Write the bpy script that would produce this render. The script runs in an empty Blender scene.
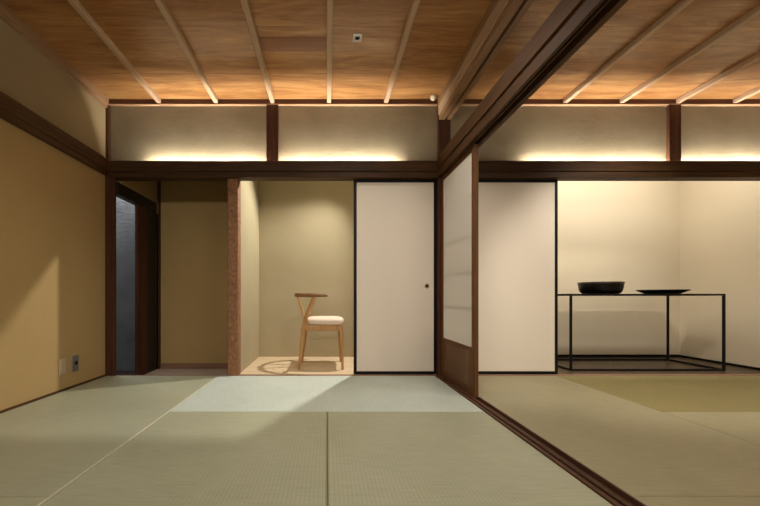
import bpy, bmesh, math, random
from mathutils import Vector, Matrix
random.seed(7)
S = bpy.context.scene
COL = S.collection
PI = math.pi

# ------------------------------------------------------------------ helpers
def nbm():
    return bmesh.new()

def box(bm, x0, x1, y0, y1, z0, z1, bev=0.0, seg=1):
    """axis-aligned box added to bm, edges optionally bevelled"""
    vs = [bm.verts.new((x, y, z)) for x in (x0, x1) for y in (y0, y1) for z in (z0, z1)]
    q = [(0, 1, 3, 2), (4, 6, 7, 5), (0, 4, 5, 1), (2, 3, 7, 6), (0, 2, 6, 4), (1, 5, 7, 3)]
    fs = [bm.faces.new([vs[i] for i in f]) for f in q]
    if bev > 0:
        es = list({e for f in fs for e in f.edges})
        bmesh.ops.bevel(bm, geom=es, offset=bev, offset_type='OFFSET', segments=seg, profile=0.5, affect='EDGES')
    return bm

def tube(bm, pts, radii, n=12, squash=None, cap=True):
    """swept round section through pts; radii may be (a, b) tuples for oval sections"""
    pts = [Vector(p) for p in pts]
    rings = []
    prev = None
    for i, p in enumerate(pts):
        a = pts[max(i - 1, 0)]; b = pts[min(i + 1, len(pts) - 1)]
        t = (b - a).normalized()
        if prev is None:
            u = Vector((0, 1, 0)) if abs(t.y) < 0.9 else Vector((1, 0, 0))
        else:
            u = prev
        u = (u - t * u.dot(t)).normalized()
        prev = u
        v = t.cross(u)
        r = radii[i] if isinstance(radii, (list, tuple)) else radii
        ra, rb = r if isinstance(r, (list, tuple)) else (r, r)
        rings.append([bm.verts.new(p + u * (ra * math.cos(2 * PI * k / n)) + v * (rb * math.sin(2 * PI * k / n))) for k in range(n)])
    for i in range(len(rings) - 1):
        for k in range(n):
            bm.faces.new((rings[i][k], rings[i][(k + 1) % n], rings[i + 1][(k + 1) % n], rings[i + 1][k]))
    if cap:
        bm.faces.new(list(reversed(rings[0]))); bm.faces.new(rings[-1])
    return bm

def lathe(bm, prof, n=64, c=(0, 0, 0)):
    """closed revolve of (r, z) profile; r == 0 makes a pole"""
    rings = []
    for r, z in prof:
        if r <= 1e-6:
            rings.append([bm.verts.new((c[0], c[1], c[2] + z))])
        else:
            rings.append([bm.verts.new((c[0] + r * math.cos(2 * PI * k / n), c[1] + r * math.sin(2 * PI * k / n), c[2] + z)) for k in range(n)])
    for a, b in zip(rings, rings[1:]):
        for k in range(n):
            k2 = (k + 1) % n
            if len(a) == 1 and len(b) > 1:
                bm.faces.new((a[0], b[k2], b[k]))
            elif len(b) == 1 and len(a) > 1:
                bm.faces.new((a[k], a[k2], b[0]))
            elif len(a) > 1:
                bm.faces.new((a[k], a[k2], b[k2], b[k]))
    return bm

def obj(name, bm, mat, parent=None, smooth=False, loc=(0, 0, 0)):
    bmesh.ops.recalc_face_normals(bm, faces=bm.faces[:])
    me = bpy.data.meshes.new(name)
    bm.to_mesh(me); bm.free()
    if smooth:
        for p in me.polygons:
            p.use_smooth = True
        try:
            me.set_sharp_from_angle(angle=math.radians(40))
        except Exception:
            pass
    me.materials.append(mat)
    o = bpy.data.objects.new(name, me)
    COL.objects.link(o)
    o.location = loc
    if parent:
        o.parent = parent
    return o

def tag(o, label, cat, group=None):
    o['label'] = label; o['category'] = cat
    if group: o['group'] = group
    return o

def thing(name, label, cat, loc=(0, 0, 0), rotz=0.0, group=None):
    o = bpy.data.objects.new(name, None)
    o.empty_display_size = 0.1
    COL.objects.link(o)
    o.location = loc; o.rotation_euler = (0, 0, rotz)
    return tag(o, label, cat, group)

def struct(name, bm, mat, label=None, group=None, cat=None):
    o = obj(name, bm, mat)
    o['kind'] = 'structure'
    if label: o['label'] = label
    if cat: o['category'] = cat
    if group: o['group'] = group
    return o

def B(*a, **k):
    return box(nbm(), *a, **k)

# ------------------------------------------------------------------ materials
def newmat(name):
    m = bpy.data.materials.new(name); m.use_nodes = True
    nt = m.node_tree
    b = nt.nodes['Principled BSDF']
    return m, nt, b

def N(nt, t, **kw):
    n = nt.nodes.new(t)
    for k, v in kw.items():
        setattr(n, k, v)
    return n

def ramp(nt, stops):
    r = N(nt, 'ShaderNodeValToRGB')
    els = r.color_ramp.elements
    while len(els) < len(stops):
        els.new(0.5)
    for e, (p, c) in zip(els, stops):
        e.position = p; e.color = (*c, 1)
    return r

def coords(nt, scale, rot=(0, 0, 0), kind='Object'):
    tc = N(nt, 'ShaderNodeTexCoord'); mp = N(nt, 'ShaderNodeMapping')
    mp.inputs['Scale'].default_value = scale
    mp.inputs['Rotation'].default_value = rot
    nt.links.new(tc.outputs[kind], mp.inputs['Vector'])
    return mp.outputs['Vector']

def noise(nt, vec, scale, detail=4, rough=0.55, dist=0.0):
    n = N(nt, 'ShaderNodeTexNoise')
    n.inputs['Scale'].default_value = scale; n.inputs['Detail'].default_value = detail
    n.inputs['Roughness'].default_value = rough; n.inputs['Distortion'].default_value = dist
    nt.links.new(vec, n.inputs['Vector'])
    return n.outputs['Fac']

def bump(nt, b, h, strength, dist):
    bp = N(nt, 'ShaderNodeBump')
    bp.inputs['Strength'].default_value = strength; bp.inputs['Distance'].default_value = dist
    nt.links.new(h, bp.inputs['Height']); nt.links.new(bp.outputs['Normal'], b.inputs['Normal'])

def mixc(nt, a, b, fac, mode='MIX'):
    m = N(nt, 'ShaderNodeMix', data_type='RGBA', blend_type=mode)
    for sock, v in ((m.inputs[6], a), (m.inputs[7], b)):
        if isinstance(v, tuple): sock.default_value = (*v, 1)
        else: nt.links.new(v, sock)
    if isinstance(fac, (int, float)): m.inputs[0].default_value = fac
    else: nt.links.new(fac, m.inputs[0])
    return m.outputs[2]

def wood(name, dark, light, axis='x', fine=60, rough=0.5, blotch=None, stretch=0.06, bumps=0.15, spec=0.4):
    """straight grain running along the given axis"""
    m, nt, b = newmat(name)
    sc = [1, 1, 1]; sc['xyz'.index(axis)] = stretch
    v = coords(nt, tuple(sc))
    f1 = noise(nt, v, fine, 5, 0.6, 0.4)
    f2 = noise(nt, v, fine * 0.16, 3, 0.5, 1.2)
    mx = N(nt, 'ShaderNodeMath', operation='ADD')
    nt.links.new(f1, mx.inputs[0]); nt.links.new(f2, mx.inputs[1])
    hf = N(nt, 'ShaderNodeMath', operation='MULTIPLY'); hf.inputs[1].default_value = 0.5
    nt.links.new(mx.outputs[0], hf.inputs[0])
    r = ramp(nt, [(0.34, dark), (0.66, light)])
    nt.links.new(hf.outputs[0], r.inputs['Fac'])
    nt.links.new(r.outputs['Color'], b.inputs['Base Color'])
    b.inputs['Roughness'].default_value = rough
    b.inputs['Specular IOR Level'].default_value = spec
    bump(nt, b, f1, bumps, 0.002)
    return m

def plaster(name, c1, c2, scale=5.0, fine=220, rough=0.92, bstr=0.25, trowel=0.0):
    m, nt, b = newmat(name)
    v = coords(nt, (1, 1, 1))
    big = noise(nt, v, scale, 4, 0.55)
    r = ramp(nt, [(0.3, c1), (0.7, c2)])
    nt.links.new(big, r.inputs['Fac'])
    fn = noise(nt, v, fine, 3, 0.6)
    r2 = ramp(nt, [(0.3, (0.90, 0.90, 0.90)), (0.7, (1.0, 1.0, 1.0))])
    nt.links.new(fn, r2.inputs['Fac'])
    col = mixc(nt, r.outputs['Color'], r2.outputs['Color'], 1.0, 'MULTIPLY')
    nt.links.new(col, b.inputs['Base Color'])
    b.inputs['Roughness'].default_value = rough
    b.inputs['Specular IOR Level'].default_value = 0.15
    h = fn
    if trowel:
        tr = noise(nt, coords(nt, (1, 1, 2.2)), 9, 5, 0.6, 1.5)
        a = N(nt, 'ShaderNodeMath', operation='MULTIPLY_ADD')
        a.inputs[1].default_value = trowel
        nt.links.new(tr, a.inputs[0]); nt.links.new(fn, a.inputs[2])
        h = a.outputs[0]
    bump(nt, b, h, bstr, 0.004)
    return m

def plain(name, c, rough=0.5, spec=0.5, metal=0.0, coat=0.0, fleck=0.04):
    m, nt, b = newmat(name)
    v = coords(nt, (1, 1, 1))
    f = noise(nt, v, 90, 3)
    lo = tuple(x * (1 - fleck) for x in c); hi = tuple(min(1, x * (1 + fleck)) for x in c)
    r = ramp(nt, [(0.35, lo), (0.65, hi)])
    nt.links.new(f, r.inputs['Fac']); nt.links.new(r.outputs['Color'], b.inputs['Base Color'])
    b.inputs['Roughness'].default_value = rough; b.inputs['Specular IOR Level'].default_value = spec
    b.inputs['Metallic'].default_value = metal; b.inputs['Coat Weight'].default_value = coat
    return m

def tatami(name, c1, c2, along='y', rough=0.42, spec=0.5):
    """woven rush: fine ribs across the mat, warp rows along it"""
    m, nt, b = newmat(name)
    tc = N(nt, 'ShaderNodeTexCoord')
    sep = N(nt, 'ShaderNodeSeparateXYZ'); nt.links.new(tc.outputs['Object'], sep.inputs[0])
    a, c = ('X', 'Y') if along == 'y' else ('Y', 'X')
    def wave(sock, freq):
        mu = N(nt, 'ShaderNodeMath', operation='MULTIPLY'); mu.inputs[1].default_value = freq
        nt.links.new(sock, mu.inputs[0])
        s = N(nt, 'ShaderNodeMath', operation='SINE'); nt.links.new(mu.outputs[0], s.inputs[0])
        return s.outputs[0]
    rib = wave(sep.outputs[a], 2 * PI / 0.0155)       # warp rows
    reed = wave(sep.outputs[c], 2 * PI / 0.0045)      # rush stems
    pr = N(nt, 'ShaderNodeMath', operation='MULTIPLY'); nt.links.new(rib, pr.inputs[0]); nt.links.new(reed, pr.inputs[1])
    sm = N(nt, 'ShaderNodeMath', operation='ADD'); nt.links.new(pr.outputs[0], sm.inputs[0]); nt.links.new(rib, sm.inputs[1])
    sc = (1, 1, 1)
    st = (40, 3, 1) if along == 'x' else (3, 40, 1)
    streak = noise(nt, coords(nt, st), 3, 4, 0.6)
    big = noise(nt, coords(nt, (1, 1, 1)), 2.2, 3)
    r = ramp(nt, [(0.3, c1), (0.7, c2)])
    nt.links.new(streak, r.inputs['Fac'])
    r2 = ramp(nt, [(0.3, (0.9, 0.9, 0.88)), (0.7, (1, 1, 1))]); nt.links.new(big, r2.inputs['Fac'])
    col = mixc(nt, r.outputs['Color'], r2.outputs['Color'], 1.0, 'MULTIPLY')
    mr = N(nt, 'ShaderNodeMapRange'); mr.inputs[1].default_value = -2; mr.inputs[2].default_value = 2
    mr.inputs[3].default_value = 0.86; mr.inputs[4].default_value = 1.06
    nt.links.new(sm.outputs[0], mr.inputs[0])
    cm = N(nt, 'ShaderNodeCombineColor')
    for k in range(3): nt.links.new(mr.outputs[0], cm.inputs[k])
    col = mixc(nt, col, cm.outputs[0], 1.0, 'MULTIPLY')
    nt.links.new(col, b.inputs['Base Color'])
    b.inputs['Roughness'].default_value = rough; b.inputs['Specular IOR Level'].default_value = spec
    bump(nt, b, sm.outputs[0], 0.12, 0.001)
    return m

def ceiling_boards(name):
    """wide cedar boards, grain along x, each board its own tone"""
    m, nt, b = newmat(name)
    tc = N(nt, 'ShaderNodeTexCoord')
    sep = N(nt, 'ShaderNodeSeparateXYZ'); nt.links.new(tc.outputs['Object'], sep.inputs[0])
    # board index along y (0.46 m) and bay index along x (0.504 m)
    def fl(sock, size, off):
        d = N(nt, 'ShaderNodeMath', operation='MULTIPLY_ADD'); d.inputs[1].default_value = 1 / size; d.inputs[2].default_value = off
        nt.links.new(sock, d.inputs[0])
        f = N(nt, 'ShaderNodeMath', operation='FLOOR'); nt.links.new(d.outputs[0], f.inputs[0])
        return f.outputs[0], d.outputs[0]
    iy, fy = fl(sep.outputs['Y'], 0.46, 0.2)
    ix, fx = fl(sep.outputs['X'], 0.504, 0.95)
    cb = N(nt, 'ShaderNodeCombineXYZ'); nt.links.new(ix, cb.inputs[0]); nt.links.new(iy, cb.inputs[1])
    wn = N(nt, 'ShaderNodeTexWhiteNoise', noise_dimensions='3D'); nt.links.new(cb.outputs[0], wn.inputs['Vector'])
    # grain: stretched, shifted per board
    mp = N(nt, 'ShaderNodeMapping'); mp.inputs['Scale'].default_value = (0.10, 1.0, 1.0)
    nt.links.new(tc.outputs['Object'], mp.inputs['Vector'])
    ad = N(nt, 'ShaderNodeVectorMath', operation='MULTIPLY_ADD')
    ad.inputs[1].default_value = (3.1, 1.7, 2.3)
    nt.links.new(wn.outputs['Color'], ad.inputs[0]); nt.links.new(mp.outputs['Vector'], ad.inputs[2])
    g1 = noise(nt, ad.outputs[0], 42, 6, 0.66, 0.5)
    warp = N(nt, 'ShaderNodeMapping'); warp.inputs['Scale'].default_value = (1.6, 1.0, 1.0)
    nt.links.new(ad.outputs[0], warp.inputs['Vector'])
    g2 = noise(nt, warp.outputs['Vector'], 5.5, 5, 0.62, 2.6)
    r1 = ramp(nt, [(0.32, (0.17, 0.068, 0.020)), (0.45, (0.30, 0.140, 0.046)), (0.56, (0.40, 0.212, 0.078)), (0.69, (0.56, 0.345, 0.155))])
    mx = N(nt, 'ShaderNodeMix', data_type='FLOAT'); mx.inputs[0].default_value = 0.62
    nt.links.new(g1, mx.inputs[2]); nt.links.new(g2, mx.inputs[3])
    nt.links.new(mx.outputs[0], r1.inputs['Fac'])
    r2 = ramp(nt, [(0.0, (0.88, 0.85, 0.82)), (1.0, (1.03, 1.0, 0.98))])
    nt.links.new(wn.outputs['Value'], r2.inputs['Fac'])
    col = mixc(nt, r1.outputs['Color'], r2.outputs['Color'], 1.0, 'MULTIPLY')
    # lapped joint line between boards
    fr = N(nt, 'ShaderNodeMath', operation='FRACT'); nt.links.new(fy, fr.inputs[0])
    jt = ramp(nt, [(0.0, (0.62, 0.57, 0.52)), (0.018, (1, 1, 1))]); nt.links.new(fr.outputs[0], jt.inputs['Fac'])
    col = mixc(nt, col, jt.outputs['Color'], 1.0, 'MULTIPLY')
    nt.links.new(col, b.inputs['Base Color'])
    b.inputs['Roughness'].default_value = 0.33; b.inputs['Specular IOR Level'].default_value = 0.5
    bump(nt, b, g1, 0.12, 0.002)
    return m

def paper(name, c, trans=0.35, fiber=0.04):
    m, nt, b = newmat(name)
    v = coords(nt, (1, 1, 1))
    f = noise(nt, v, 140, 4, 0.6)
    lo = tuple(x * (1 - fiber) for x in c)
    r = ramp(nt, [(0.35, lo), (0.65, c)]); nt.links.new(f, r.inputs['Fac'])
    nt.links.new(r.outputs['Color'], b.inputs['Base Color'])
    b.inputs['Roughness'].default_value = 0.9; b.inputs['Specular IOR Level'].default_value = 0.1
    if trans > 0:
        t = N(nt, 'ShaderNodeBsdfTranslucent'); nt.links.new(r.outputs['Color'], t.inputs['Color'])
        mx = N(nt, 'ShaderNodeMixShader'); mx.inputs[0].default_value = trans
        out = nt.nodes['Material Output']
        nt.links.new(b.outputs[0], mx.inputs[1]); nt.links.new(t.outputs[0], mx.inputs[2])
        nt.links.new(mx.outputs[0], out.inputs['Surface'])
    return m

def bark(name):
    m, nt, b = newmat(name)
    v = coords(nt, (1, 1, 1))
    vo = N(nt, 'ShaderNodeTexVoronoi', feature='F1'); vo.inputs['Scale'].default_value = 40
    nt.links.new(v, vo.inputs['Vector'])
    n1 = noise(nt, v, 34, 5, 0.65, 0.6)
    r = ramp(nt, [(0.3, (0.14, 0.058, 0.022)), (0.55, (0.26, 0.120, 0.050)), (0.75, (0.36, 0.185, 0.085))])
    nt.links.new(n1, r.inputs['Fac']); nt.links.new(r.outputs['Color'], b.inputs['Base Color'])
    b.inputs['Roughness'].default_value = 0.7
    a = N(nt, 'ShaderNodeMath', operation='ADD'); nt.links.new(vo.outputs['Distance'], a.inputs[0]); nt.links.new(n1, a.inputs[1])
    bump(nt, b, a.outputs[0], 0.5, 0.006)
    return m

def emit(name, c, s):
    m, nt, b = newmat(name)
    b.inputs['Base Color'].default_value = (0.8, 0.8, 0.8, 1)
    b.inputs['Emission Color'].default_value = (*c, 1); b.inputs['Emission Strength'].default_value = s
    return m

M = {}
M['juraku'] = plaster('ochre_earth_wall', (0.46, 0.315, 0.135), (0.50, 0.345, 0.15), 1.6, 260, 0.95, 0.12)
M['alcove'] = plaster('olive_earth_wall', (0.40, 0.335, 0.205), (0.44, 0.37, 0.228), 1.6, 260, 0.95, 0.12)
M['cream'] = plaster('cream_earth_wall', (0.62, 0.525, 0.37), (0.66, 0.56, 0.40), 1.4, 260, 0.95, 0.10)
M['kokabe'] = plaster('trowelled_taupe_plaster', (0.25, 0.200, 0.125), (0.315, 0.258, 0.166), 3.5, 160, 0.9, 0.28, 1.8)
M['kokabe_warm'] = plaster('warm_taupe_plaster', (0.30, 0.23, 0.125), (0.35, 0.27, 0.15), 3.5, 160, 0.9, 0.2, 1.2)
M['greywall'] = plaster('grey_textured_plaster', (0.20, 0.205, 0.215), (0.27, 0.275, 0.285), 4, 120, 0.9, 0.6, 1.5)
M['dark_x'] = wood('dark_stained_beam', (0.036, 0.016, 0.006), (0.092, 0.043, 0.016), 'x', 70, 0.55, spec=.2)
M['dark_y'] = wood('dark_stained_beam_deep', (0.045, 0.0185, 0.0055), (0.108, 0.047, 0.0145), 'y', 70, 0.55, spec=.2)
M['dark_z'] = wood('dark_stained_post', (0.042, 0.014, 0.006), (0.098, 0.036, 0.015), 'z', 70, 0.55, spec=.2)
M['blackwood'] = wood('near_black_wood', (0.010, 0.006, 0.004), (0.026, 0.014, 0.009), 'z', 70, 0.5)
M['shoji_wood_z'] = wood('shoji_frame_wood', (0.085, 0.032, 0.010), (0.17, 0.070, 0.023), 'z', 80, 0.55, spec=.2)
M['shoji_wood_y'] = wood('shoji_rail_wood', (0.085, 0.032, 0.010), (0.17, 0.070, 0.023), 'y', 80, 0.55, spec=.2)
M['shoji_board'] = wood('shoji_skirt_board', (0.075, 0.033, 0.012), (0.19, 0.090, 0.036), 'z', 30, 0.5, spec=.25)
M['rail'] = wood('pale_rail_wood', (0.36, 0.235, 0.135), (0.50, 0.35, 0.22), 'y', 70, 0.5)
M['rail_brown'] = wood('brown_rail_wood', (0.17, 0.088, 0.04), (0.30, 0.17, 0.085), 'y', 70, 0.5)
M['batten'] = wood('pale_batten_wood', (0.42, 0.28, 0.175), (0.54, 0.38, 0.25), 'y', 60, 0.5)
M['molding_y'] = wood('brown_molding_deep', (0.24, 0.135, 0.068), (0.36, 0.215, 0.115), 'y', 60, 0.5)
M['lit_lip'] = wood('painted_lit_lip_wood', (0.34, 0.20, 0.11), (0.46, 0.29, 0.17), 'x', 60, 0.5)  # pale tone stands in for strip light on the moulding underside
M['molding_x'] = wood('red_brown_molding', (0.085, 0.026, 0.012), (0.14, 0.048, 0.022), 'x', 60, 0.5)
M['sill'] = wood('sill_wood', (0.052, 0.022, 0.011), (0.125, 0.056, 0.030), 'y', 70, 0.55, spec=.2)
M['sill_x'] = wood('sill_wood_cross', (0.20, 0.105, 0.06), (0.30, 0.17, 0.10), 'x', 60, 0.5)
M['ceiling'] = ceiling_boards('cedar_ceiling_boards')
M['patch'] = wood('reddish_ceiling_board', (0.22, 0.098, 0.050), (0.32, 0.160, 0.092), 'x', 60, 0.5)
M['tokofloor'] = wood('pale_alcove_boards', (0.62, 0.46, 0.28), (0.74, 0.58, 0.38), 'x', 40, 0.4, bumps=0.05)
M['darkfloor'] = wood('dark_alcove_boards', (0.040, 0.024, 0.012), (0.085, 0.052, 0.028), 'x', 40, 0.35)
M['stepfloor'] = wood('grey_corridor_boards', (0.60, 0.50, 0.42), (0.72, 0.62, 0.54), 'x', 40, 0.45)
M['lacquer'] = plain('black_lacquer_edge', (0.004, 0.0035, 0.0035), 0.5, 0.2)
M['fusuma'] = paper('fusuma_paper', (0.79, 0.69, 0.57), 0.0, 0.03)
M['shojipaper'] = paper('shoji_paper', (0.92, 0.90, 0.86), 0.62, 0.03)
M['lattice'] = wood('lattice_wood', (0.16, 0.085, 0.04), (0.24, 0.14, 0.07), 'z', 80, 0.6)
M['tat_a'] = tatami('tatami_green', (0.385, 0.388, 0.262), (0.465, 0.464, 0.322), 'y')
M['tat_sheen'] = tatami('tatami_painted_sheen', (0.55, 0.605, 0.53), (0.63, 0.69, 0.605), 'x')  # weave sheen and alcove light put into a paler, bluer base colour
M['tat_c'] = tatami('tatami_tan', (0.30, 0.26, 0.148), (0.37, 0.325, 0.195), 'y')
M['tat_shade'] = tatami('tatami_olive_painted_shade', (0.215, 0.175, 0.062), (0.275, 0.225, 0.085), 'x')  # nap effect and lack of alcove light put into a darker colour
M['cord'] = plain('pale_rush_edge', (0.62, 0.58, 0.45), 0.7, 0.2)
M['cord_olive'] = plain('olive_rush_edge', (0.30, 0.27, 0.14), 0.7, 0.2)
M['bark'] = bark('rough_bark_post')
M['oak'] = wood('chair_oak', (0.37, 0.185, 0.062), (0.53, 0.295, 0.115), 'z', 60, 0.42)
M['oak_rail'] = wood('chair_oak_rail', (0.17, 0.080, 0.030), (0.28, 0.14, 0.055), 'x', 60, 0.42)
M['cushion'] = plain('cream_upholstery', (0.72, 0.57, 0.44), 0.85, 0.2)
M['blacksteel'] = plain('black_powdercoat_steel', (0.005, 0.0045, 0.0045), 0.55, 0.2)
M['bowl'] = plain('black_brown_lacquer', (0.0025, 0.0018, 0.0016), 0.4, 0.14, 0, 0.4)
M['rimbrown'] = plain('brown_lacquer_rim', (0.028, 0.012, 0.006), 0.4, 0.5, 0, 0.4)
M['plate'] = plain('black_matte_glaze', (0.008, 0.009, 0.010), 0.35, 0.5)
M['beigeplastic'] = plain('beige_plastic', (0.50, 0.385, 0.24), 0.45, 0.4)
M['steelplate'] = plain('brushed_steel_plate', (0.26, 0.26, 0.24), 0.4, 0.5, 0.6)
M['white'] = plain('white_plastic', (0.93, 0.92, 0.90), 0.4, 0.4)
M['black'] = plain('matt_black', (0.006, 0.006, 0.006), 0.6, 0.3)
M['creamball'] = plain('cream_plastic', (0.66, 0.56, 0.40), 0.4, 0.4)
M['brass'] = plain('aged_brass', (0.50, 0.38, 0.24), 0.45, 0.5, 0.2)
M['led'] = emit('led_strip_glow', (1.0, 0.94, 0.84), 260.0)
M['ledbase'] = plain('aluminium_channel', (0.55, 0.55, 0.53), 0.4, 0.5, 0.7)

# ------------------------------------------------------------------ key dimensions (metres; y = depth from the camera)
D = 3.05                 # face of the back walls
XL = -1.964              # left wall face
XP0, XP1 = 0.955, 1.055  # partition line between the two rooms
XR = 4.10                # right wall face
YB = -3.0                # wall behind
CZ = 2.446               # ceiling
LZ = 1.75                # lintel underside
NZ = 1.890               # top of the lintel rail
TB = 3.97                # back of the alcoves

# ------------------------------------------------------------------ setting: floor, ceiling, walls
struct('floor', B(XL - .1, XR + .1, YB - .1, D, -.10, -.045), M['darkfloor'])
struct('ceiling_left', B(XL - .1, 1.04, YB - .1, D + .05, CZ, CZ + .04), M['ceiling'])
o = struct('ceiling_right', B(1.04 - .07, XR + .1 - .07, YB - .1, D + .05, CZ, CZ + .04), M['ceiling']); o.location.x = .07
struct('wall_left', B(XL - .1, XL, YB, D, -.05, CZ), M['juraku'])
struct('wall_right', B(XR, XR + .1, YB, TB + .1, -.05, CZ), M['cream'])
struct('wall_rear', B(XL - .1, XR + .1, YB - .1, YB, -.05, CZ), M['juraku'])
# upper left wall above the rail: a paler plaster skin
struct('wall_left_upper', B(XL, XL + .006, YB, D - .02, 1.90, CZ), M['kokabe_warm'])
# small walls above the lintels
struct('wall_back_upper', B(XL, 0.982, D, D + .06, LZ + .02, CZ), M['kokabe'])
struct('wall_back_upper_right', B(1.095, XR, D, D + .06, LZ + .02, CZ), M['kokabe'])

# tokonoma (picture alcove)
struct('wall_tokonoma_back', B(-.85, 1.05, TB, TB + .08, -.05, CZ), M['alcove'])
struct('wall_tokonoma_left', B(-.858, -.790, D + .075, TB, -.10, CZ), M['alcove'])
struct('wall_tokonoma_right', B(1.00, 1.05, D + .06, TB, -.05, CZ), M['alcove'])
struct('ceiling_tokonoma', B(-.858, 1.05, D + .06, TB + .08, 2.42, 2.46), M['alcove'])
struct('floor_tokonoma', B(-.79, 1.00, D + .012, TB, -.06, .003), M['tokofloor'])
struct('trim_tokonoma_sill', B(-.79, .98, D - .028, D + .012, -.06, .004, .003), M['sill_x'])

# right display alcove
struct('wall_alcove_back', B(1.05, XR, TB, TB + .08, -.05, CZ), M['cream'])
struct('wall_alcove_left', B(1.05, 1.10, D + .06, TB, -.05, CZ), M['cream'])
struct('ceiling_alcove', B(1.05, XR, D + .06, TB + .08, 2.42, 2.46), M['cream'])
struct('floor_alcove', B(1.05, XR, D + .012, TB, -.06, .003), M['darkfloor'])
struct('trim_alcove_sill', B(1.09, XR, D - .028, D + .012, -.06, .005, .003), M['sill_x'])
struct('baseboard_alcove_back', B(1.10, XR - .012, TB - .012, TB, .003, .03), M['lacquer'])
struct('baseboard_alcove_right', B(XR - .012, XR, D + .02, TB, .003, .026), M['lacquer'])

# left passage: lowered floor, ochre back wall, door in its left side onto a grey corridor
PB = 3.78
struct('floor_passage', B(-1.90, -.858, D - .01, PB, -.14, -.095), M['stepfloor'])
struct('floor_corridor', B(-3.4, -1.90, D - .2, PB, -.14, -.095), M['blackwood'])
struct('trim_passage_sill', B(-1.884, -.884, D - .028, D + .004, -.10, .000, .003), M['sill_x'])
struct('wall_passage_back', B(-1.93, -.858, PB, PB + .06, -.095, CZ), M['juraku'])
struct('baseboard_passage', B(-1.838, -.858, PB - .012, PB, -.095, -.035, .002), M['sill_x'])
struct('ceiling_passage', B(-1.93, -.858, D + .06, PB + .06, 2.42, 2.46), M['blackwood'])
bm = B(-3.5, -1.93, D + .06, PB + .06, 2.42, 2.46); box(bm, -3.5, -2.07, D - .2, D + .06, 2.42, 2.46)
struct('ceiling_corridor', bm, M['greywall'])
struct('wall_passage_left', B(-1.93, -1.872, D + .06, PB, 1.725, 2.42), M['juraku'])
struct('trim_door_head', B(-1.93, -1.862, D, PB - .05, 1.614, 1.725, .004), M['blackwood'])
struct('trim_door_jamb', B(-1.888, -1.856, 3.355, 3.53, -.095, 1.614, .004), M['dark_z'])
struct('trim_passage_corner_post', B(-1.858, -1.838, PB - .025, PB, -.095, 2.42, .003), M['dark_z'])
struct('wall_corridor_back', B(-3.4, -1.915, 3.69, 3.76, -.095, 2.42), M['greywall'])
struct('wall_corridor_left', B(-3.5, -3.4, D - .2, PB, -.095, 2.42), M['greywall'])
struct('wall_corridor_front', B(-3.4, -2.075, D - .2, D - .1, -.095, 2.42), M['greywall'])
t = thing('sliding_door', 'near-black wooden sliding door half open in the dark doorway at far left', 'sliding door', (-1.880, 3.655, -.095))
obj('door_stile', B(-.016, .016, -.122, -.07, 0, 1.706, .003), M['blackwood'], t)
obj('door_stile', B(-.016, .016, .07, .122, 0, 1.706, .003), M['blackwood'], t)
obj('door_panel', B(-.008, .008, -.07, .07, .06, 1.65), M['blackwood'], t)
obj('door_rail', B(-.016, .016, -.07, .07, 0, .06, .003), M['blackwood'], t)
obj('door_rail', B(-.016, .016, -.07, .07, 1.65, 1.706, .003), M['blackwood'], t)

# ------------------------------------------------------------------ posts
bm = nbm(); box(bm, XL, -1.880, D - .03, D + .001, -.045, 1.80, .004); box(bm, XL, XL + .034, D - .03, D + .001, 1.80, CZ - .02, .003)
struct('trim_left_post', bm, M['dark_z'])
struct('trim_centre_post', B(.982, 1.095, D - .03, D + .08, -.045, CZ, .004), M['dark_z'])
struct('trim_bark_post', B(-.884, -.786, D - .028, D + .075, -.10, LZ, .012, 2), M['bark'])
struct('trim_short_post_1', B(-.536, -.430, D - .03, D - .0005, 1.80, CZ - .04, .003), M['dark_z'])
struct('trim_short_post_2', B(3.027, 3.134, D - .03, D - .0005, 1.80, CZ - .04, .003), M['dark_z'])

# ------------------------------------------------------------------ lintel rails (nageshi) with a slot on top for the light strips
def nageshi(name, x0, x1, y, s):
    bm = nbm()
    # front face board, ledge and lower kamoi step; s = +1: room is towards -y
    box(bm, x0, x1, y - .060, y - .046, 1.800, NZ, .003)
    box(bm, x0, x1, y - .047, y, 1.800, 1.846)
    box(bm, x0, x1, y - .048, y + .055, LZ, 1.800, .002)
    return struct(name, bm, M['dark_x'])
nageshi('trim_lintel_1', XL + .04, .982, D, 1)
nageshi('trim_lintel_2', 1.095, XR, D, 1)

# left wall rail
bm = nbm()
box(bm, XL, XL + .040, YB, D - .045, 1.815, 1.911, .003)
box(bm, XL, XL + .028, YB, D - .045, 1.770, 1.815, .002)
struct('trim_left_rail', bm, M['dark_y'])
# ceiling mouldings
bm = nbm(); box(bm, XL + .034, .985, D - .028, D, 2.404, CZ + .01); struct('trim_ceiling_back', bm, M['molding_x'])
struct('trim_ceiling_lit_lip', B(XL + .034, .985, D - .031, D, 2.399, 2.405, .001), M['lit_lip'])  # thin strip coloured pale so the moulding underside looks lit
struct('trim_ceiling_lit_lip_right', B(1.095, XR, D - .031, D, 2.399, 2.405, .001), M['lit_lip'])
bm = nbm(); box(bm, 1.095, XR - .03, D - .028, D, 2.404, CZ + .01); struct('trim_ceiling_back_right', bm, M['molding_x'])
bm = nbm(); box(bm, XL + .004, XL + .034, YB, D - .001, 2.392, CZ + .01); box(bm, XL + .004, XL + .024, YB, D - .031, 2.366, 2.393, .002); struct('trim_ceiling_left', bm, M['molding_y'])
bm = nbm(); box(bm, XR - .03, XR, YB, D - .028, 2.418, CZ, .003); struct('trim_ceiling_right', bm, M['molding_y'])
struct('baseboard_left', B(XL, XL + .012, YB, D - .03, -.045, .012, .001), M['dark_y'])

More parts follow.
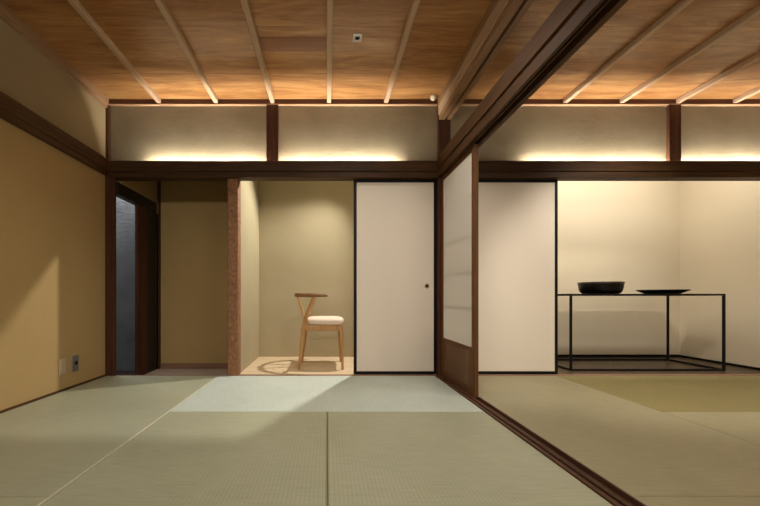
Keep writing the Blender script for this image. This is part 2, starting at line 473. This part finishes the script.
# ------------------------------------------------------------------ partition: upper rail, open transom, lower rail, grooved sill
bm = nbm()
box(bm, .990, 1.097, YB, D - .03, 2.310, CZ, .002)
box(bm, .978, 1.000, YB, D - .03, 2.385, CZ, .004)
box(bm, .990, 1.043, YB, D - .03, 2.262, 2.312, .003)
box(bm, 1.060, 1.097, YB, D - .03, 2.262, 2.312, .003)
struct('trim_transom_rail', bm, M['rail_brown'])
struct('trim_transom_band', B(.984, .995, YB, D - .03, 2.305, 2.387, .002), M['rail'])
bm = nbm()
box(bm, .980, 1.070, YB, D - .03, 1.795, 1.918, .003)
box(bm, .968, .985, YB, D - .03, 1.825, 1.924, .003)
box(bm, 1.065, 1.083, YB, D - .03, 1.825, 1.924, .003)
for a, b_ in ((.975, .990), (1.003, 1.0105), (1.0445, 1.074)):
    box(bm, a, b_, YB, D - .03, LZ, 1.796, .001)
struct('trim_partition_lintel', bm, M['dark_y'])
bm = nbm()
box(bm, XP0, XP1, YB, D - .03, -.045, -.014, 0)
for a, b_ in ((XP0, .975), (.988, 1.0095), (1.0455, XP1)):
    box(bm, a, b_, YB, D - .03, -.015, .006, .0012)
struct('trim_partition_sill', bm, M['sill'])

# ------------------------------------------------------------------ ceiling battens
def X(px): return (px - 327.0) / 112.0
for i, px in enumerate((160.5, 217, 273, 329, 385.5)):
    o = struct('trim_batten_%d' % (i + 1), B(X(px) - .019, X(px) + .019, YB, D - .02, CZ - .036, CZ + .001, .004), M['batten'], group='ceiling battens of the left room')
for i, px in enumerate((507, 563, 619, 675, 731)):
    o = struct('trim_batten_%d' % (i + 6), B(X(px) - .019, X(px) + .019, YB, D - .02, CZ - .036, CZ + .001, .004), M['batten'], group='ceiling battens of the right room')
struct('trim_ceiling_board_patch', B(X(273) + .024, X(329) - .024, 2.30, 2.43, CZ - .003, CZ + .001), M['patch'])

# ------------------------------------------------------------------ tatami mats (each one lifts out)
def mat_piece(x0, x1, y0, y1, mat, label, group=None, edge=None):
    cx, cy = (x0 + x1) / 2, (y0 + y1) / 2
    o = obj('tatami_mat', B(x0 + .001 - cx, x1 - .001 - cx, y0 + .001 - cy, y1 - .001 - cy, 0, .045, .004, 2), mat, loc=(cx, cy, -.045))
    if edge:
        obj('edge_cord', B(x1 - cx - .009, x1 - cx - .001, y0 + .001 - cy, y1 - .001 - cy, .030, .0462, .0015), edge, o)
    return tag(o, label, 'tatami mat', group)
E = D - .028
mat_piece(XL + .012, -.957, 1.19, E, M['tat_a'], 'green tatami mat running along the foot of the ochre left wall', None, M['cord'])
mat_piece(-.957, XP0, 2.075, E, M['tat_sheen'], 'tatami mat with its sheen painted pale, lying crosswise in front of the chair alcove')
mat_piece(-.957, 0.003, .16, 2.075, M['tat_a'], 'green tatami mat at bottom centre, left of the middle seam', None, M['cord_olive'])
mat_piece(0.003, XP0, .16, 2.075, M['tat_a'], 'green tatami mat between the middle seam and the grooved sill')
mat_piece(XL + .012, -.957, -.73, 1.19, M['tat_a'], 'green tatami mat corner at the bottom left of the photo', None, M['cord'])
mat_piece(XP1, 2.030, 1.19, E, M['tat_c'], 'tan tatami mat lengthwise beside the sill in the right room', None, M['cord_olive'])
mat_piece(2.030, XR, 2.075, E, M['tat_shade'], 'tatami mat painted dark olive for nap and shade, lying crosswise before the black table')
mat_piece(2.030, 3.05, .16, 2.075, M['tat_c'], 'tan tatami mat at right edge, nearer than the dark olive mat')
mat_piece(XP1, 2.030, -.73, 1.19, M['tat_c'], 'tan tatami mat corner at bottom right past the cross seam')
struct('floor_rear', B(XL, XP0, YB, -.73, -.045, -.001), M['tat_a'])
struct('floor_middle', B(-.957, XP0, -.73, .16, -.045, -.001), M['tat_a'])
struct('floor_rear_right', B(XP1, XR, YB, -.73, -.045, -.001), M['tat_c'])
struct('floor_middle_right', B(2.030, XR, -.73, .16, -.045, -.001), M['tat_c'])
struct('floor_right', B(3.05, XR, .16, 2.075, -.045, -.001), M['tat_c'])

# ------------------------------------------------------------------ fusuma doors and shoji
def fusuma(x0, x1, y, label, pull_dx):
    w = x1 - x0; cx = (x0 + x1) / 2; z0, z1 = .006, LZ - .002
    t = thing('fusuma_door', label, 'sliding door', (cx, y, z0))
    h = z1 - z0; hw = w / 2; f = .026
    obj('paper_panel', B(-hw + f, hw - f, -.010, .010, f, h - f), M['fusuma'], t)
    obj('frame_stile', B(-hw, -hw + f, -.014, .014, 0, h, .002), M['lacquer'], t)
    obj('frame_stile', B(hw - f, hw, -.014, .014, 0, h, .002), M['lacquer'], t)
    obj('frame_rail', B(-hw + f, hw - f, -.014, .014, 0, f, .002), M['lacquer'], t)
    obj('frame_rail', B(-hw + f, hw - f, -.014, .014, h - f, h, .002), M['lacquer'], t)
    if pull_dx is not None:
        bm = lathe(nbm(), [(0, 0), (.013, 0), (.0145, .001), (.017, .004), (.0205, .004), (.0215, .002), (.0215, -.002), (0, -.002)], 32)
        p = obj('finger_pull', bm, M['brass'], t, True)
        p.location = (pull_dx, -.010, .795 - z0); p.rotation_euler = (PI / 2, 0, 0)
    return t
fusuma(.240, .982, D + .020, 'cream paper sliding door with black frame and round finger pull, right of the chair', X(427.3) - (.240 + .982) / 2)
fusuma(1.096, 2.066, D + .020, 'wider cream paper sliding door with black frame, left of the black table', None)

t = thing('shoji_door', 'translucent paper lattice door with wooden skirt standing edge-on between the rooms', 'sliding door', (1.0275, 2.70, 0))
y0, y1 = 2.352 - 2.70, 3.018 - 2.70
sx = .0165
obj('stile', B(-sx, sx, y0, y0 + .040, .0, 1.752, .002), M['shoji_wood_z'], t)
obj('stile', B(-sx, sx, y1 - .040, y1, .0, 1.752, .002), M['shoji_wood_z'], t)
obj('top_rail', B(-sx + .002, sx - .002, y0 + .040, y1 - .040, 1.712, 1.752, .002), M['shoji_wood_y'], t)
obj('bottom_rail', B(-sx + .001, sx - .001, y0 + .040, y1 - .040, .0, .060, .002), M['shoji_wood_y'], t)
obj('middle_rail', B(-sx + .002, sx - .002, y0 + .040, y1 - .040, .318, .342, .002), M['shoji_wood_y'], t)
obj('skirt_board', B(-.010, .004, y0 + .040, y1 - .040, .060, .318), M['shoji_board'], t)
obj('paper_sheet', B(-.0108, -.0100, y0 + .040, y1 - .040, .342, 1.712), M['shojipaper'], t)
bm = nbm()
for k in range(1, 10):
    yy = y0 + .04 + (y1 - y0 - .08) * k / 10
    box(bm, -.0098, .004, yy - .004, yy + .004, .342, 1.712)
for zz in (.62, .88, 1.14, 1.41):
    box(bm, -.0098, .007, y0 + .04, y1 - .04, zz - .004, zz + .004)
obj('lattice', bm, M['lattice'], t)

# ------------------------------------------------------------------ light strips behind the rails
def strip(x0, x1, label):
    cx = (x0 + x1) / 2; h = (x1 - x0) / 2
    t = thing('light_strip', label, 'light strip', (cx, D - .030, 1.846), 0, 'light strips behind the lintel rails')
    obj('channel', B(-h, h, -.011, .009, 0, .006, .001), M['ledbase'], t)
    obj('diffuser', B(-h + .003, h - .003, -.008, .006, .006, .010), M['led'], t)
strip(-1.585, -.540, 'glowing light strip behind the lintel rail, left of the short post in the left room')
strip(-.426, .640, 'glowing light strip behind the lintel rail, right of the short post in the left room')
strip(1.76, 3.022, 'glowing light strip behind the lintel rail, left of the short post in the right room')
strip(3.139, 4.06, 'glowing light strip behind the lintel rail at the far right edge')

# ------------------------------------------------------------------ chair
t = thing('dining_chair', 'oak chair with curved back rail and cream cushioned seat standing in the alcove', 'chair', (0, 3.47, .003))
def leg(pts, rad):
    o = obj('leg', tube(nbm(), pts, rad, 14), M['oak'], t, True)
for s in (-1, 1):
    leg([(.150, s * .205, 0), (.145, s * .203, .12), (.138, s * .199, .30), (.130, s * .195, .425)], [.0125, .0150, .0185, .0195])
for s in (-1, 1):     # rear legs carry on upward and lean forward to the back rail
    leg([(-.268, s * .200, 0), (-.255, s * .200, .12), (-.236, s * .201, .28), (-.224, s * .202, .38), (-.214, s * .204, .44), (-.192, s * .209, .53), (-.160, s * .217, .62), (-.122, s * .226, .705)],
        [.0125, .016, .020, .0215, .021, .0175, .0145, .0115])
bm = nbm()
box(bm, -.205, .135, -.212, -.188, .372, .428, .003)
box(bm, -.205, .135, .188, .212, .372, .428, .003)
box(bm, .118, .142, -.188, .188, .372, .428, .003)
box(bm, -.228, -.204, -.188, .188, .372, .428, .003)
obj('seat_frame', bm, M['oak'], t)
# cushion: rounded superellipse pad, slightly domed
bm = nbm(); rows = []
nu = 48
prof = [(0.93, .428), (0.985, .434), (1.0, .448), (1.0, .462), (.985, .474), (.94, .484), (.80, .491), (.5, .496), (.2, .497)]
for f, z in prof:
    r = []
    for k in range(nu):
        a = 2 * PI * k / nu
        ca, sa = math.cos(a), math.sin(a)
        ex = 0.42
        px_ = math.copysign(abs(ca) ** ex, ca); py_ = math.copysign(abs(sa) ** ex, sa)
        wy = .225 * (1 + .06 * px_)
        r.append(bm.verts.new((-.020 + f * .188 * px_, f * wy * py_, z)))
    rows.append(r)
for a, b_ in zip(rows, rows[1:]):
    for k in range(nu):
        bm.faces.new((a[k], a[(k + 1) % nu], b_[(k + 1) % nu], b_[k]))
bm.faces.new(list(reversed(rows[0]))); bm.faces.new(rows[-1])
obj('seat_cushion', bm, M['cushion'], t, True)
# curved back rail: horseshoe in plan
pts = []; rad = []
for k in range(33):
    u = -1 + 2 * k / 32
    a = u * PI * 0.5
    x = -.312 + .318 * (1 - math.cos(a)) ** 1.15
    y = .255 * math.sin(a)
    z = .711 + .006 * (1 - abs(u)) - .004 * abs(u)
    pts.append((x, y, z))
    e = abs(u)
    hgt = .0205 if e < .7 else .0205 - .008 * (e - .7) / .3
    rad.append((.012 + .006 * math.sin(PI * min(1, (1 - e) * 1.4 + .1) / 1.6), hgt))
bm = nbm()
# sweep with level sections: inner/outer radius horizontal, height vertical
rings = []
for i, p in enumerate(pts):
    p = Vector(p); a = Vector(pts[max(i - 1, 0)]); b_ = Vector(pts[min(i + 1, 32)])
    tg = (b_ - a); tg.z = 0; tg.normalize(); nrm = Vector((-tg.y, tg.x, 0))
    ra, rb = rad[i]
    rings.append([bm.verts.new(p + nrm * ra * math.copysign(abs(math.cos(q)) ** .7, math.cos(q)) + Vector((0, 0, rb * math.copysign(abs(math.sin(q)) ** .7, math.sin(q))))) for q in [2 * PI * k / 14 for k in range(14)]])
for a, b_ in zip(rings, rings[1:]):
    for k in range(14):
        bm.faces.new((a[k], a[(k + 1) % 14], b_[(k + 1) % 14], b_[k]))
bm.faces.new(list(reversed(rings[0]))); bm.faces.new(rings[-1])
obj('back_rail', bm, M['oak_rail'], t, True)
for s in (-1, 1):
    obj('back_spindle', tube(nbm(), [(-.218, s * .05, .40), (-.240, s * .055, .52), (-.268, s * .063, .62), (-.300, s * .072, .712)], [(.013, .0085), (.012, .008), (.011, .0075), (.010, .007)], 12), M['oak'], t, True)

# ------------------------------------------------------------------ black steel table with bowl and plate
tx0, tx1, ty0, ty1 = 2.285, 3.742, 3.205, 3.750
cx, cy = (tx0 + tx1) / 2, (ty0 + ty1) / 2
hx, hy = (tx1 - tx0) / 2, (ty1 - ty0) / 2
th = .727; lw = .018
t = thing('console_table', 'slim black steel frame table with thin top in the right alcove', 'table', (cx, cy, .003))
obj('tabletop', B(-hx, hx, -hy, hy, th - .018 - .003, th - .003, .0015), M['blacksteel'], t)
for sx_ in (-1, 1):
    for sy_ in (-1, 1):
        xa = hx - lw if sx_ > 0 else -hx; ya = hy - lw if sy_ > 0 else -hy
        obj('leg', B(xa, xa + lw, ya, ya + lw, 0, th - .021, .0015), M['blacksteel'], t)
obj('bottom_rail', B(-hx + lw, hx - lw, -hy, -hy + lw, 0, .017, .0015), M['blacksteel'], t)
obj('bottom_rail', B(-hx + lw, hx - lw, hy - lw, hy, 0, .017, .0015), M['blacksteel'], t)
obj('bottom_rail', B(-hx, -hx + lw, -hy + lw, hy - lw, 0, .017, .0015), M['blacksteel'], t)
obj('bottom_rail', B(hx - lw, hx, -hy + lw, hy - lw, 0, .017, .0015), M['blacksteel'], t)

t = thing('bowl', 'large round black lacquer bowl with brown rim on the black table', 'bowl', (2.72, 3.40, th))
bm = lathe(nbm(), [(0, .0), (0.1320, .0), (0.1480, .004), (0.1648, .018), (0.1752, .045), (0.1808, .085), (0.1832, .108), (0.1788, .1095), (0.1744, .088), (0.1640, .045), (0.1440, .022), (0.0960, .014), (0, .013)], 72)
obj('bowl_body', bm, M['bowl'], t, True)
bm = lathe(nbm(), [(0.1836, .098), (0.1860, .104), (0.1864, .112), (0.1840, .117), (0.1804, .117), (0.1780, .112), (0.1784, .106), (0.1836, .098)], 72)
obj('rim', bm, M['rimbrown'], t, True)
bm = lathe(nbm(), [(0, 0), (0.1200, 0), (0.1345, .005), (0.1708, .022), (0.1977, .036), (0.2020, .0405), (0.2013, .043), (0.1962, .0425), (0.1636, .030), (0.1271, .014), (0.0727, .010), (0, .010)], 72)
o = obj('plate', bm, M['plate'], None, True, loc=(3.412, 3.478, th))
tag(o, 'wide shallow black plate on the right half of the black table', 'plate')

# ------------------------------------------------------------------ left wall plates
t = thing('wall_plate', 'beige blank cover plate low on the ochre left wall', 'wall plate', (XL, 2.532, .180))
obj('plate_body', B(0, .008, -.034, .034, -.061, .061, .003, 2), M['beigeplastic'], t)
obj('plate_insert', B(.007, .010, -.021, .021, -.045, .045, .001), M['beigeplastic'], t)
t = thing('wall_outlet', 'grey metal outlet with black round socket low on the ochre left wall', 'outlet', (XL, 2.662, .178))
obj('plate_body', B(0, .006, -.034, .034, -.061, .061, .002, 2), M['steelplate'], t)
bm = lathe(nbm(), [(0, 0), (.013, 0), (.015, .003), (.012, .004), (.010, .001), (0, .001)], 28)
o = obj('socket', bm, M['black'], t, True); o.location = (.006, .004, .004); o.rotation_euler = (0, PI / 2, 0)
for z in (-.05, .05):
    bm = lathe(nbm(), [(0, 0), (.0035, 0), (.003, .0015), (0, .002)], 14)
    o = obj('screw', bm, M['steelplate'], t, True); o.location = (.006, 0, z); o.rotation_euler = (0, PI / 2, 0)

# ------------------------------------------------------------------ small ceiling fittings
t = thing('ceiling_downlight', 'small square white downlight with black aperture in the wooden ceiling', 'downlight', (.205, 2.30, CZ))
bm = nbm()
a_, b_ = .030, .016
for (x0, x1, y0_, y1_) in ((-a_, a_, -a_, -b_), (-a_, a_, b_, a_), (-a_, -b_, -b_, b_), (b_, a_, -b_, b_)):
    box(bm, x0, x1, y0_, y1_, -.010, 0, .001)
obj('square_trim', bm, M['white'], t)
bm = lathe(nbm(), [(0, -.002), (.0155, -.002), (.0155, -.009), (.012, -.009), (.010, -.004), (0, -.004)], 28)
obj('aperture', bm, M['black'], t, True)

t = thing('ceiling_sensor', 'small cream ball fitting at the ceiling corner beside the pale rail', 'sensor', (.940, 2.985, 2.447))
prof = [(0, -.027)] + [(.027 * math.sin(q), -.027 * math.cos(q)) for q in [PI * k / 14 for k in range(1, 14)]] + [(0, .027)]
obj('ball', lathe(nbm(), prof, 28), M['creamball'], t, True).location = (-.012, -.008, -.012)
bm = lathe(nbm(), [(0, 0), (.012, 0), (.012, .016), (0, .016)], 20)
o = obj('stem', bm, M['black'], t, True); o.location = (-.004, -.004, 0)
o.rotation_euler = (0, 0, 0)

# ------------------------------------------------------------------ lamps
def area(name, loc, target, sx_, sy_, power, col):
    l = bpy.data.lights.new(name, 'AREA'); l.shape = 'RECTANGLE'; l.size = sx_; l.size_y = sy_
    l.energy = power; l.color = col
    o = bpy.data.objects.new(name, l); COL.objects.link(o); o.location = loc
    o.rotation_euler = (Vector(target) - Vector(loc)).to_track_quat('-Z', 'Y').to_euler()
    return o
def spot(name, loc, target, power, col, ang, blend=.5, rad=.02):
    l = bpy.data.lights.new(name, 'SPOT'); l.energy = power; l.color = col
    l.spot_size = math.radians(ang); l.spot_blend = blend; l.shadow_soft_size = rad
    o = bpy.data.objects.new(name, l); COL.objects.link(o); o.location = loc
    o.rotation_euler = (Vector(target) - Vector(loc)).to_track_quat('-Z', 'Y').to_euler()
    return o
WARM = (1.0, .80, .56); NEUT = (1.0, .94, .84); COOL = (.86, .93, 1.0)
# alcove spotlight hidden behind the sliding door
spot('alcove_spot', (.48, 3.60, 2.36), (-.12, 3.25, 1.36), 185, (1.0, .96, .90), 93, .5, .025)
# right alcove: wash from above inside the lintel
area('display_alcove_wash', (2.6, 3.17, 2.37), (2.6, 3.9, 1.0), 2.4, .08, 36, (1, .97, .92))
# right room ceiling downlight that throws the table's shadow
spot('right_room_downlight_fill', (2.50, 1.85, 2.40), (2.55, 3.3, 0), 150, NEUT, 84, .6, .14)
spot('right_room_downlight_fill', (2.15, 1.85, 2.40), (1.02, 2.65, .95), 45, NEUT, 60, .7, .05)  # unseen lamp added to backlight the shoji paper
spot('right_room_downlight_fill', (2.3, .6, 2.40), (2.2, 1.3, 0), 52, NEUT, 110, .8, .04)  # unseen fill lamp added to brighten the right room floor
# left room: ceiling downlight, then two unseen lamps added for the floor
spot('left_room_downlight_fill', (.205, 2.29, 2.41), (.3, 2.0, 0), 18, NEUT, 140, .7, .02)
spot('left_room_downlight_fill', (-.75, 1.3, 2.40), (-.6, 1.9, 0), 38, (1, .97, .90), 125, .8, .15)  # unseen fill lamp added to brighten the left room floor
spot('left_room_downlight_fill', (.45, 1.5, 2.40), (.35, 2.1, 0), 54, (1, .97, .90), 125, .8, .15)  # second added fill for the left floor, no fixture
# general light from the rear of the rooms
area('rear_left_light', (-.5, -2.6, 1.80), (-.2, 3.0, 1.0), 1.6, .25, 40, NEUT)
area('rear_right_light', (2.6, -2.6, 1.80), (2.4, 3.0, 1.0), 1.4, .25, 26, NEUT)
# grey corridor lamp
area('corridor_light', (-2.3, 3.56, 2.38), (-2.3, 3.66, 0), .7, .08, 24, COOL)

w = bpy.data.worlds.new('world'); S.world = w; w.use_nodes = True
w.node_tree.nodes['Background'].inputs[0].default_value = (.9, .8, .68, 1)
w.node_tree.nodes['Background'].inputs[1].default_value = 0.02

# ------------------------------------------------------------------ camera
F = 341.6
cd = bpy.data.cameras.new('camera'); cam = bpy.data.objects.new('camera', cd); COL.objects.link(cam)
cam.location = (0, 0, .692); cam.rotation_euler = (PI / 2, 0, 0)
cd.sensor_width = 36; cd.lens = F / 760 * 36
cd.shift_x = (380 - 327) / 760; cd.shift_y = (297.5 - 253) / 760
cd.clip_start = .02
S.camera = cam
S.view_settings.view_transform = 'Standard'; S.view_settings.look = 'None'
S.view_settings.gamma = 1; S.view_settings.use_curve_mapping = False
S.view_settings.exposure = 0.0
